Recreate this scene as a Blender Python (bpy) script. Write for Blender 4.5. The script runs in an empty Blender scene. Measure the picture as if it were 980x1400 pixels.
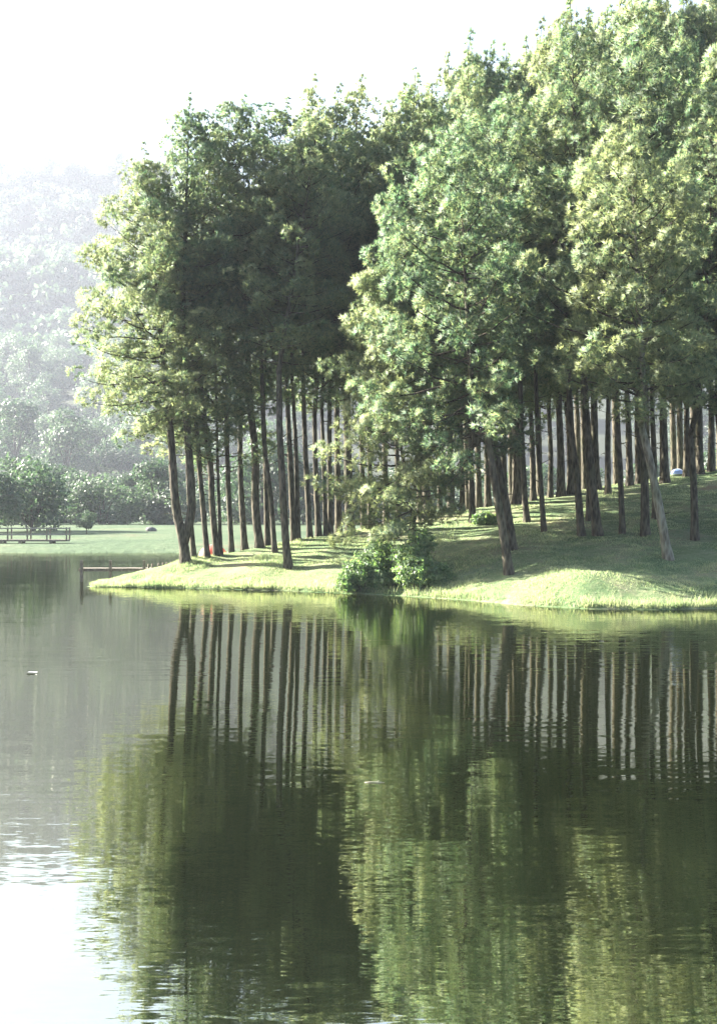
import bpy, math, random
import numpy as np
from mathutils import Vector

# ------------------------------------------------------------------ scene, camera, sky, sun
scene = bpy.context.scene
col = scene.collection
PW, PH = 980.0, 1400.0            # photograph's pixel grid
F, CAMZ, HORIZON = 1800.0, 3.6, 695.0

cam_data = bpy.data.cameras.new('camera')
cam = bpy.data.objects.new('camera', cam_data)
col.objects.link(cam)
cam_data.sensor_fit = 'HORIZONTAL'
cam_data.sensor_width = 36.0
cam_data.lens = F / PW * 36.0
cam_data.shift_y = (HORIZON - PH / 2) / PW
cam_data.clip_start = 0.1
cam_data.clip_end = 5000
cam.location = (0, 0, CAMZ)
cam.rotation_euler = (math.pi / 2, 0, 0)
scene.camera = cam

SUN_EL = math.radians(29)
SUN_AZ = math.radians(-68)         # clockwise from +Y: left of the view and a little behind the trees
world = bpy.data.worlds.new('World')
scene.world = world
world.use_nodes = True
wn = world.node_tree
sky = wn.nodes.new('ShaderNodeTexSky')
sky.sky_type = 'NISHITA'
sky.sun_disc = False
sky.sun_elevation = SUN_EL
sky.sun_rotation = SUN_AZ
sky.air_density = 1.0
sky.dust_density = 2.5
sky.ozone_density = 1.0
wn.nodes['Background'].inputs['Strength'].default_value = 0.055
wn.links.new(sky.outputs[0], wn.nodes['Background'].inputs['Color'])

sun_data = bpy.data.lights.new('sun', 'SUN')
sun_data.energy = 5.0
sun_data.angle = math.radians(0.53)
sun_data.color = (1.0, 0.95, 0.84)
sun = bpy.data.objects.new('sun', sun_data)
col.objects.link(sun)
sdir = Vector((math.cos(SUN_EL) * math.sin(SUN_AZ), math.cos(SUN_EL) * math.cos(SUN_AZ), math.sin(SUN_EL)))
sun.rotation_euler = sdir.to_track_quat('Z', 'Y').to_euler()
sun.location = (-60, 30, 60)

vs = scene.view_settings
vs.view_transform = 'Standard'
vs.look = 'None'
vs.exposure = 3.1
vs.gamma = 1.0
vs.use_curve_mapping = False
cy = scene.cycles
cy.use_denoising = True
cy.max_bounces = 5
cy.diffuse_bounces = 2
cy.glossy_bounces = 3
cy.transmission_bounces = 4
cy.volume_bounces = 0
cy.sample_clamp_indirect = 8.0
cy.caustics_reflective = False
cy.caustics_refractive = False

# ------------------------------------------------------------------ helpers
rng = np.random.default_rng(7)
random.seed(7)


def px2w(px, py, Y):
    return np.array([(px - PW / 2) * Y / F, Y, CAMZ + (HORIZON - py) * Y / F])


def link(o, parent=None):
    col.objects.link(o)
    if parent is not None:
        o.parent = parent
    return o


def tag(o, label=None, cat=None, group=None, kind=None):
    if label: o['label'] = label
    if cat: o['category'] = cat
    if group: o['group'] = group
    if kind: o['kind'] = kind
    return o


def mesh_np(name, V, Fc, smooth=False, mat=None, mat_idx=None):
    """V: n x 3, Fc: m x k (all faces with k corners) or list of such arrays"""
    me = bpy.data.meshes.new(name)
    V = np.asarray(V, dtype=np.float32)
    if not (isinstance(Fc, list) and isinstance(Fc[0], np.ndarray)):
        Fc = [Fc]
    Fc = [np.asarray(f, dtype=np.int32) for f in Fc if len(f)]
    loops = np.concatenate([f.ravel() for f in Fc])
    tot = np.concatenate([np.full(len(f), f.shape[1], dtype=np.int32) for f in Fc])
    start = np.concatenate([[0], np.cumsum(tot)[:-1]]).astype(np.int32)
    me.vertices.add(len(V)); me.vertices.foreach_set('co', V.ravel())
    me.loops.add(len(loops)); me.loops.foreach_set('vertex_index', loops)
    me.polygons.add(len(tot)); me.polygons.foreach_set('loop_start', start)
    me.polygons.foreach_set('loop_total', tot)
    me.polygons.foreach_set('use_smooth', np.full(len(tot), smooth))
    for m in (mat if isinstance(mat, list) else [mat] if mat else []):
        me.materials.append(m)
    if mat_idx is not None:
        me.polygons.foreach_set('material_index', np.asarray(mat_idx, dtype=np.int32))
    me.update(calc_edges=True)
    me.validate()
    return me


def obj(name, me, parent=None, loc=None):
    o = bpy.data.objects.new(name, me)
    if loc is not None: o.location = loc
    return link(o, parent)


def empty(name, loc):
    o = bpy.data.objects.new(name, None)
    o.empty_display_size = 0.3
    o.location = loc
    return link(o)


class MB:
    """collects quads/tris of boxes and tubes into one mesh"""
    def __init__(self):
        self.v = []; self.q = []; self.t = []; self.n = 0

    def add(self, V, Q=(), T=()):
        self.v.append(np.asarray(V, dtype=float))
        if len(Q): self.q.append(np.asarray(Q) + self.n)
        if len(T): self.t.append(np.asarray(T) + self.n)
        self.n += len(V)

    def box(self, c, s, rotz=0.0, taper=1.0):
        x, y, z = s[0] / 2, s[1] / 2, s[2] / 2
        V = np.array([[-x, -y, -z], [x, -y, -z], [x, y, -z], [-x, y, -z],
                      [-x * taper, -y * taper, z], [x * taper, -y * taper, z], [x * taper, y * taper, z], [-x * taper, y * taper, z]])
        ca, sa = math.cos(rotz), math.sin(rotz)
        R = np.array([[ca, -sa, 0], [sa, ca, 0], [0, 0, 1]])
        self.add(V @ R.T + np.array(c), [[0, 3, 2, 1], [4, 5, 6, 7], [0, 1, 5, 4], [1, 2, 6, 5], [2, 3, 7, 6], [3, 0, 4, 7]])

    def tube(self, P, R, n=8, cap=True, wob=0.0):
        P = np.asarray(P, dtype=float); R = np.asarray(R, dtype=float)
        m = len(P)
        T = np.gradient(P, axis=0)
        T /= np.linalg.norm(T, axis=1)[:, None] + 1e-9
        ref = np.where(np.abs(T[:, 2:3]) > 0.85, np.array([[1.0, 0, 0]]), np.array([[0, 0, 1.0]]))
        A = np.cross(T, ref); A /= np.linalg.norm(A, axis=1)[:, None] + 1e-9
        B = np.cross(T, A)
        th = np.linspace(0, 2 * math.pi, n, endpoint=False)
        rr = R[:, None] * (1 + (rng.normal(0, wob, (m, n)) if wob else 0))
        V = P[:, None, :] + rr[..., None] * (np.cos(th)[None, :, None] * A[:, None, :] + np.sin(th)[None, :, None] * B[:, None, :])
        V = V.reshape(-1, 3)
        i = np.arange(m - 1)[:, None] * n; j = np.arange(n)[None, :]; j2 = (j + 1) % n
        Q = np.stack([i + j, i + j2, i + n + j2, i + n + j], axis=-1).reshape(-1, 4)
        Tt = []
        if cap:
            V = np.vstack([V, P[-1], P[0]])
            e = (m - 1) * n
            Tt = [[e + k, e + (k + 1) % n, m * n] for k in range(n)] + [[(k + 1) % n, k, m * n + 1] for k in range(n)]
        self.add(V, Q, Tt)

    def mesh(self, name, mat, smooth=False):
        f = []
        if self.q: f.append(np.concatenate(self.q))
        if self.t: f.append(np.concatenate(self.t))
        return mesh_np(name, np.concatenate(self.v), f, smooth, mat)


def vnoise(x, y, seed=0):
    """smooth sum of sines, cheap terrain noise about -1..1"""
    r = np.random.default_rng(seed)
    s = 0
    for k in range(7):
        a = r.uniform(0, 2 * math.pi); f = r.uniform(0.6, 1.9); p = r.uniform(0, 6.28)
        s = s + np.sin((x * math.cos(a) + y * math.sin(a)) * f + p)
    return s / 4.0


# ------------------------------------------------------------------ materials
def new_mat(name):
    m = bpy.data.materials.new(name)
    m.use_nodes = True
    nt = m.node_tree
    return m, nt, nt.nodes['Principled BSDF'], nt.nodes['Material Output']


def N(nt, t, **kw):
    n = nt.nodes.new(t)
    for k, v in kw.items():
        if k in n.inputs: n.inputs[k].default_value = v
        else: setattr(n, k, v)
    return n


def ramp(nt, stops):
    r = nt.nodes.new('ShaderNodeValToRGB')
    e = r.color_ramp.elements
    while len(e) < len(stops): e.new(0.5)
    for el, (p, c) in zip(e, stops):
        el.position = p
        el.color = (*c, 1)
    return r


def noise(nt, scale, detail=3.0, rough=0.55, vec=None):
    n = nt.nodes.new('ShaderNodeTexNoise')
    n.inputs['Scale'].default_value = scale
    n.inputs['Detail'].default_value = detail
    n.inputs['Roughness'].default_value = rough
    if vec is not None: nt.links.new(vec, n.inputs['Vector'])
    return n


def foliage_mat(name, dark, mid, light, trans, trans_fac=0.4, scale=1.2, rough=0.55):
    m, nt, p, out = new_mat(name)
    g = N(nt, 'ShaderNodeNewGeometry')
    oi = N(nt, 'ShaderNodeObjectInfo')
    tc = N(nt, 'ShaderNodeTexCoord')
    n1 = noise(nt, scale, 3, 0.6, tc.outputs['Object'])
    # each needle or leaf differs a little from its neighbour
    mx = N(nt, 'ShaderNodeMath', operation='MULTIPLY_ADD')
    nt.links.new(g.outputs['Random Per Island'], mx.inputs[0]); mx.inputs[1].default_value = 0.5
    nt.links.new(n1.outputs['Fac'], mx.inputs[2])
    ad = N(nt, 'ShaderNodeMath', operation='MULTIPLY_ADD')
    nt.links.new(oi.outputs['Random'], ad.inputs[0]); ad.inputs[1].default_value = 0.22
    nt.links.new(mx.outputs[0], ad.inputs[2])
    r = ramp(nt, [(0.35, dark), (0.72, mid), (1.0, light)])
    nt.links.new(ad.outputs[0], r.inputs[0])
    nt.links.new(r.outputs[0], p.inputs['Base Color'])
    p.inputs['Roughness'].default_value = rough
    p.inputs['Specular IOR Level'].default_value = 0.35
    tr = N(nt, 'ShaderNodeBsdfTranslucent')
    mixc = N(nt, 'ShaderNodeMix', data_type='RGBA', blend_type='MULTIPLY')
    mixc.inputs[0].default_value = 1.0
    hs = N(nt, 'ShaderNodeHueSaturation', Value=3.2)
    nt.links.new(r.outputs[0], hs.inputs['Color'])
    nt.links.new(hs.outputs[0], mixc.inputs[6])
    mixc.inputs[7].default_value = (*trans, 1)
    nt.links.new(mixc.outputs[2], tr.inputs['Color'])
    ms = N(nt, 'ShaderNodeMixShader'); ms.inputs[0].default_value = trans_fac
    nt.links.new(p.outputs[0], ms.inputs[1]); nt.links.new(tr.outputs[0], ms.inputs[2])
    nt.links.new(ms.outputs[0], out.inputs['Surface'])
    return m


def bark_mat(name, a, b, c):
    m, nt, p, out = new_mat(name)
    tc = N(nt, 'ShaderNodeTexCoord')
    mp = N(nt, 'ShaderNodeMapping'); mp.inputs['Scale'].default_value = (1, 1, 0.28)
    nt.links.new(tc.outputs['Object'], mp.inputs[0])
    v = N(nt, 'ShaderNodeTexVoronoi', Scale=9.0); nt.links.new(mp.outputs[0], v.inputs['Vector'])
    n = noise(nt, 5, 5, 0.65, mp.outputs[0])
    n2 = noise(nt, 0.5, 2, 0.5, tc.outputs['Object'])
    mu = N(nt, 'ShaderNodeMath', operation='MULTIPLY_ADD'); mu.inputs[1].default_value = 0.6
    nt.links.new(v.outputs['Distance'], mu.inputs[0]); nt.links.new(n.outputs['Fac'], mu.inputs[2])
    r = ramp(nt, [(0.4, a), (0.7, b), (0.95, c)])
    nt.links.new(mu.outputs[0], r.inputs[0])
    mix = N(nt, 'ShaderNodeMix', data_type='RGBA', blend_type='MULTIPLY')
    r2 = ramp(nt, [(0.35, (0.65, 0.75, 0.62)), (0.65, (1, 1, 1))])
    nt.links.new(n2.outputs['Fac'], r2.inputs[0])
    mix.inputs[0].default_value = 1
    nt.links.new(r.outputs[0], mix.inputs[6]); nt.links.new(r2.outputs[0], mix.inputs[7])
    nt.links.new(mix.outputs[2], p.inputs['Base Color'])
    p.inputs['Roughness'].default_value = 0.9
    p.inputs['Specular IOR Level'].default_value = 0.15
    bp = N(nt, 'ShaderNodeBump', Strength=0.9, Distance=0.05)
    nt.links.new(mu.outputs[0], bp.inputs['Height']); nt.links.new(bp.outputs[0], p.inputs['Normal'])
    return m


def plain_mat(name, c1, c2, scale=6.0, rough=0.8, trans=None):
    m, nt, p, out = new_mat(name)
    tc = N(nt, 'ShaderNodeTexCoord')
    n = noise(nt, scale, 4, 0.6, tc.outputs['Object'])
    r = ramp(nt, [(0.35, c1), (0.68, c2)])
    nt.links.new(n.outputs['Fac'], r.inputs[0]); nt.links.new(r.outputs[0], p.inputs['Base Color'])
    p.inputs['Roughness'].default_value = rough
    bp = N(nt, 'ShaderNodeBump', Strength=0.3, Distance=0.02)
    nt.links.new(n.outputs['Fac'], bp.inputs['Height']); nt.links.new(bp.outputs[0], p.inputs['Normal'])
    if trans:
        tr = N(nt, 'ShaderNodeBsdfTranslucent'); tr.inputs[0].default_value = (*trans, 1)
        ms = N(nt, 'ShaderNodeMixShader'); ms.inputs[0].default_value = 0.45
        nt.links.new(p.outputs[0], ms.inputs[1]); nt.links.new(tr.outputs[0], ms.inputs[2])
        nt.links.new(ms.outputs[0], out.inputs['Surface'])
    return m


M_NEEDLE = foliage_mat('pine_needles', (0.022, 0.060, 0.042), (0.070, 0.130, 0.078), (0.20, 0.225, 0.13), (0.95, 0.95, 0.65), 0.36, 0.7)
M_LEAF = foliage_mat('shrub_leaves', (0.035, 0.07, 0.038), (0.07, 0.12, 0.06), (0.15, 0.19, 0.10), (0.9, 1.0, 0.5), 0.4, 1.5)
M_HILL = foliage_mat('hillside_leaves', (0.018, 0.034, 0.022), (0.032, 0.056, 0.034), (0.06, 0.085, 0.05), (0.85, 1.0, 0.7), 0.25, 0.25)
M_GRASSBLADE = foliage_mat('grass_blades', (0.05, 0.09, 0.05), (0.11, 0.155, 0.086), (0.24, 0.255, 0.17), (0.95, 1.0, 0.7), 0.4, 0.5)
M_BARK = bark_mat('pine_bark', (0.018, 0.016, 0.013), (0.056, 0.047, 0.038), (0.13, 0.108, 0.086))
M_LIMB = bark_mat('limb_bark', (0.016, 0.013, 0.01), (0.04, 0.03, 0.024), (0.09, 0.068, 0.052))
M_BARK_PALE = bark_mat('pale_pine_bark', (0.07, 0.058, 0.048), (0.17, 0.145, 0.12), (0.28, 0.25, 0.21))
M_WOOD = plain_mat('weathered_wood', (0.09, 0.075, 0.055), (0.2, 0.17, 0.13), 9)
M_PALEWOOD = plain_mat('bleached_rail_wood', (0.14, 0.13, 0.12), (0.26, 0.25, 0.23), 9)
M_PINK = plain_mat('pink_tent_nylon', (0.62, 0.16, 0.13), (0.72, 0.25, 0.2), 3, 0.6, (0.8, 0.25, 0.2))
M_BLUE = plain_mat('pale_blue_nylon', (0.12, 0.2, 0.45), (0.22, 0.32, 0.6), 3, 0.6, (0.5, 0.6, 0.85))
M_WHITE = plain_mat('white_fabric', (0.65, 0.66, 0.68), (0.8, 0.8, 0.8), 5)
M_ROCK = plain_mat('dark_stone', (0.06, 0.06, 0.055), (0.14, 0.13, 0.12), 4)
M_DEADLEAF = plain_mat('dry_leaf', (0.35, 0.32, 0.24), (0.55, 0.5, 0.4), 20, 0.5)


def ground_mat(name, far=False):
    m, nt, p, out = new_mat(name)
    tc = N(nt, 'ShaderNodeTexCoord')
    n1 = noise(nt, 0.35 if not far else 0.06, 5, 0.65, tc.outputs['Object'])
    n2 = noise(nt, 6 if not far else 0.8, 4, 0.7, tc.outputs['Object'])
    r = ramp(nt, [(0.34, (0.05, 0.09, 0.042)), (0.48, (0.10, 0.145, 0.066)), (0.59, (0.18, 0.19, 0.11)), (0.67, (0.2, 0.14, 0.09))])
    mu = N(nt, 'ShaderNodeMath', operation='MULTIPLY_ADD'); mu.inputs[1].default_value = 0.35
    nt.links.new(n2.outputs['Fac'], mu.inputs[0])
    mb = N(nt, 'ShaderNodeMath', operation='MULTIPLY'); mb.inputs[1].default_value = 0.68
    nt.links.new(n1.outputs['Fac'], mb.inputs[0]); nt.links.new(mb.outputs[0], mu.inputs[2])
    nt.links.new(mu.outputs[0], r.inputs[0])
    if far:                                            # meadow by the lake, leaf litter under the wood on the slopes
        sx = N(nt, 'ShaderNodeSeparateXYZ'); nt.links.new(tc.outputs['Object'], sx.inputs[0])
        mr = N(nt, 'ShaderNodeMapRange'); mr.inputs[1].default_value = 1.5; mr.inputs[2].default_value = 6.0
        nt.links.new(sx.outputs[2], mr.inputs[0])
        mx = N(nt, 'ShaderNodeMix', data_type='RGBA')
        for el, c_ in zip(r.color_ramp.elements, ((0.04, 0.065, 0.035), (0.06, 0.09, 0.048), (0.08, 0.105, 0.058), (0.095, 0.09, 0.055))): el.color = (*c_, 1)
        nt.links.new(mr.outputs[0], mx.inputs[0]); nt.links.new(r.outputs[0], mx.inputs[6]); mx.inputs[7].default_value = (0.035, 0.042, 0.025, 1)
        nt.links.new(mx.outputs[2], p.inputs['Base Color'])
    else:
        nt.links.new(r.outputs[0], p.inputs['Base Color'])
    p.inputs['Roughness'].default_value = 0.95
    p.inputs['Specular IOR Level'].default_value = 0.1
    bp = N(nt, 'ShaderNodeBump', Strength=0.8, Distance=0.06 if not far else 0.5)
    nt.links.new(n2.outputs['Fac'], bp.inputs['Height']); nt.links.new(bp.outputs[0], p.inputs['Normal'])
    return m


M_GROUND = ground_mat('grassy_ground')
M_FARGROUND = ground_mat('far_ground', True)
M_BED = plain_mat('lake_mud', (0.03, 0.03, 0.02), (0.06, 0.055, 0.04), 1)


def water_mat():
    m, nt, p, out = new_mat('lake_water')
    nt.nodes.remove(p)
    tc = N(nt, 'ShaderNodeTexCoord')

    def slopes(scale, stretch, ax, ay, detail):
        mp = N(nt, 'ShaderNodeMapping'); mp.inputs['Scale'].default_value = (stretch, 1, 1)
        nt.links.new(tc.outputs['Object'], mp.inputs[0])
        n = noise(nt, scale, detail, 0.5, mp.outputs[0])
        s = N(nt, 'ShaderNodeVectorMath', operation='SUBTRACT'); s.inputs[1].default_value = (0.5, 0.5, 0.5)
        nt.links.new(n.outputs['Color'], s.inputs[0])
        k = N(nt, 'ShaderNodeVectorMath', operation='MULTIPLY'); k.inputs[1].default_value = (ax, ay, 0)
        nt.links.new(s.outputs[0], k.inputs[0])
        return k.outputs[0]
    a = slopes(6.0, 0.16, 0.005, 0.070, 2.0)      # wind ripples, long across the view
    b = slopes(0.9, 0.3, 0.001, 0.007, 1.0)       # slow undulation
    c = slopes(28.0, 0.25, 0.004, 0.055, 1.0)     # fine shiver that smears the reflections
    # calm and ruffled patches
    mp = N(nt, 'ShaderNodeMapping'); mp.inputs['Scale'].default_value = (0.25, 1, 1)
    nt.links.new(tc.outputs['Object'], mp.inputs[0])
    pn = noise(nt, 0.22, 2, 0.5, mp.outputs[0])
    pr = N(nt, 'ShaderNodeMapRange'); pr.inputs[1].default_value = 0.35; pr.inputs[2].default_value = 0.68
    pr.inputs[3].default_value = 0.35; pr.inputs[4].default_value = 1.25
    nt.links.new(pn.outputs['Fac'], pr.inputs[0])
    sc = N(nt, 'ShaderNodeVectorMath', operation='SCALE')
    nt.links.new(a, sc.inputs[0]); nt.links.new(pr.outputs[0], sc.inputs['Scale'])
    ad = N(nt, 'ShaderNodeVectorMath', operation='ADD'); nt.links.new(sc.outputs[0], ad.inputs[0]); nt.links.new(b, ad.inputs[1])
    up = N(nt, 'ShaderNodeVectorMath', operation='ADD'); up.inputs[1].default_value = (0, 0, 1)
    ad2 = N(nt, 'ShaderNodeVectorMath', operation='ADD'); nt.links.new(ad.outputs[0], ad2.inputs[0]); nt.links.new(c, ad2.inputs[1])
    nt.links.new(ad2.outputs[0], up.inputs[0])
    nm = N(nt, 'ShaderNodeVectorMath', operation='NORMALIZE'); nt.links.new(up.outputs[0], nm.inputs[0])
    gl = N(nt, 'ShaderNodeBsdfGlossy', Roughness=0.01); gl.inputs['Color'].default_value = (1.0, 0.99, 0.86, 1)
    nt.links.new(nm.outputs[0], gl.inputs['Normal'])
    df = N(nt, 'ShaderNodeBsdfDiffuse'); df.inputs['Color'].default_value = (0.004, 0.006, 0.0025, 1)
    fr = N(nt, 'ShaderNodeFresnel', IOR=6.5); nt.links.new(nm.outputs[0], fr.inputs['Normal'])
    ms = N(nt, 'ShaderNodeMixShader')
    nt.links.new(fr.outputs[0], ms.inputs[0]); nt.links.new(df.outputs[0], ms.inputs[1]); nt.links.new(gl.outputs[0], ms.inputs[2])
    nt.links.new(ms.outputs[0], out.inputs['Surface'])
    return m


M_WATER = water_mat()

# ------------------------------------------------------------------ terrain functions
def tab(rows):
    a = np.array(rows, dtype=float)
    return lambda x, k: np.interp(x, a[:, 0], a[:, k])


# X, near shoreline Y, crest Y, crest height, far shoreline Y
PEN = tab([(-16, 60.6, 61.6, -1.6, 62.5), (-13.2, 60.4, 61.6, -0.25, 62.8), (-12.2, 60.2, 61.8, 0.10, 64.5), (-10.3, 60.0, 62.4, 0.62, 68),
           (-8.2, 59.4, 63, 1.06, 70.5), (-6.8, 58.8, 64.3, 1.38, 73), (-3.3, 57.4, 66.5, 1.9, 77), (-0.6, 55.6, 68.2, 2.35, 80),
           (1.8, 54.0, 69.7, 2.75, 83), (4.3, 51.4, 71, 3.17, 86), (5.9, 48.9, 71.9, 3.45, 88), (8.2, 47.0, 73, 3.85, 90), (10.7, 46.6, 74.2, 4.25, 92),
           (12.9, 47.2, 75.2, 4.64, 95), (17.5, 47.0, 77, 5.35, 100), (21.2, 46.6, 78, 6.0, 104), (26.8, 46, 79, 6.9, 108), (45, 44, 82, 9, 115)])


def height(X, Y):
    X = np.asarray(X, dtype=float); Y = np.asarray(Y, dtype=float)
    yf, yc, zc, yb = PEN(X, 1), PEN(X, 2), PEN(X, 3), PEN(X, 4)
    t = np.clip((Y - yf) / (yc - yf), 0, 1)
    t2 = np.clip((Y - yc) / (yb - yc), 0, 1)
    z = zc * (0.25 * t ** 0.45 + 0.75 * t ** 0.95)
    z = np.where(Y > yc, zc * (1 - t2 ** 1.7), z)
    z = z - np.clip(yf - Y, 0, 5) * 0.4 - np.clip(Y - yb, 0, 5) * 0.4
    land = np.clip(z / 0.5, 0, 1)
    z = z + land * (0.075 * vnoise(X * 1.1, Y * 1.1, 1) + 0.04 * vnoise(X * 3.4, Y * 3.4, 2))
    z = z + 0.42 * np.exp(-(((X - 8.3) / 2.6) ** 2 + ((Y - 49.6) / 1.5) ** 2)) * land
    return z


HILLP = np.array([(104, -0.4), (106, 0.12), (112, 0.4), (150, 1.0), (172, 1.6), (200, 7.5), (240, 19), (300, 33), (360, 46), (430, 78), (500, 92),
                  (560, 108), (640, 146), (700, 172), (760, 172), (900, 100)], dtype=float)


def stretch(Y):
    """distance of a slope row after the foot of the hill is pushed back"""
    return np.interp(Y, [0, 150, 172, 200, 300, 430, 700, 760, 900], [0, 150, 380, 600, 880, 1060, 1290, 1340, 1540])


HY = stretch(HILLP[:, 0])
HZV = np.where(HILLP[:, 0] > 172, CAMZ + (HILLP[:, 1] - CAMZ) * HY / HILLP[:, 0], HILLP[:, 1])


def hill(X, Y):
    z = np.interp(Y, HY, HZV)
    k = np.clip((Y - 300) / 250, 0, 1)
    z = z + k * (7 * vnoise(X / 60, Y / 60, 11) + 2.0 * vnoise(X / 20, Y / 20, 12))
    z = z + np.clip((Y - 600) / 600, 0, 1) * 18 * vnoise(X / 160, Y / 230, 13)
    z = z + np.clip((110 - np.abs(Y - 104)) / 110, 0, 1) * 0.04 * vnoise(X / 3, Y / 3, 14)
    # the far shoreline wanders a little
    z = z + np.where(Y < 112, 0.06 * np.sin(X / 9.0) + 0.05 * np.sin(X / 3.3 + 1), 0)
    return z


def grid_mesh(name, xs, ys, fn, mat):
    X, Y = np.meshgrid(xs, ys, indexing='ij')
    Z = fn(X, Y)
    V = np.stack([X, Y, Z], -1).reshape(-1, 3)
    nx, ny = len(xs), len(ys)
    i = np.arange(nx - 1)[:, None] * ny; j = np.arange(ny - 1)[None, :]
    Q = np.stack([i + j, i + ny + j, i + ny + j + 1, i + j + 1], -1).reshape(-1, 4)
    return mesh_np(name, V, Q, True, mat)


def ground_at(px, py, far=False):
    """first place where the photograph's ray meets the peninsula"""
    Ys = np.arange(45, 84, 0.03)
    X = (px - PW / 2) * Ys / F
    zr = CAMZ + (HORIZON - py) * Ys / F
    h = height(X, Ys)
    yc = PEN(X, 2)
    d = zr - h
    ok = np.where((d <= 0) & (Ys <= yc + 1.0))[0]
    k = ok[0] if len(ok) else int(np.argmin(np.where(Ys <= yc + 1.0, d, 9)))
    return np.array([X[k], Ys[k], h[k]])


# ------------------------------------------------------------------ setting
pen = obj('grassy_bank', grid_mesh('grassy_bank', np.linspace(-16, 44, 300), np.linspace(43, 118, 320), height, M_GROUND))
tag(pen, 'grassy peninsula sloping up from the lake under the pines', 'ground', kind='structure')
far = obj('far_hillside', grid_mesh('far_hillside', np.linspace(-800, 800, 240), np.concatenate([np.linspace(102, 200, 90), np.linspace(204, 1535, 220)]), hill, M_FARGROUND))
tag(far, 'misty meadow and wooded hillside across the lake', 'hill', kind='structure')
wm = mesh_np('lake', [[-600, -45, 0], [600, -45, 0], [600, 130, 0], [-600, 130, 0]], [[0, 1, 2, 3]], False, M_WATER)
lake = obj('lake', wm)
tag(lake, 'calm lake mirroring the pines and the pale sky', 'water', kind='structure')
bed = obj('ground', mesh_np('ground', [[-980, -48, -2.2], [980, -48, -2.2], [980, 1580, -2.2], [-980, 1580, -2.2]], [[0, 1, 2, 3]], False, M_BED))
tag(bed, 'muddy lake bed under the water', 'ground', kind='structure')

# ------------------------------------------------------------------ foliage builders
def unit(v):
    return v / (np.linalg.norm(v, axis=-1, keepdims=True) + 1e-9)


def needles(C, D, size, k, width, O, spread=1.0):
    """k thin needle faces leaving each tuft centre C around its axis D"""
    n = len(C)
    d = unit(rng.normal(0, 1, (n, k, 3)))
    d = unit(d * spread + D[:, None, :] * 0.95)
    L = size[:, None] * rng.uniform(0.7, 1.1, (n, k))
    side = unit(np.cross(d, rng.normal(0, 1, (n, k, 3))))
    w = width * rng.uniform(0.7, 1.3, (n, k))[..., None]
    base = C[:, None, :]
    tip = C[:, None, :] + d * L[..., None]
    # the soft rounded look of a needle pad: normals follow the pad, faces wound the same way
    nrm = unit(O[:, None, :] * 1.0 + d * 0.55 + rng.normal(0, 0.12, (n, k, 3)))
    ng = np.cross(2 * side, tip - base)
    sg = np.where(np.sum(ng * nrm, -1, keepdims=True) < 0, -1.0, 1.0)
    V = np.stack([base - side * w * sg, base + side * w * sg, tip], axis=2).reshape(-1, 3)
    m = n * k
    return V, np.arange(m * 3).reshape(m, 3), np.repeat(nrm.reshape(-1, 3), 3, axis=0)


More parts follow.
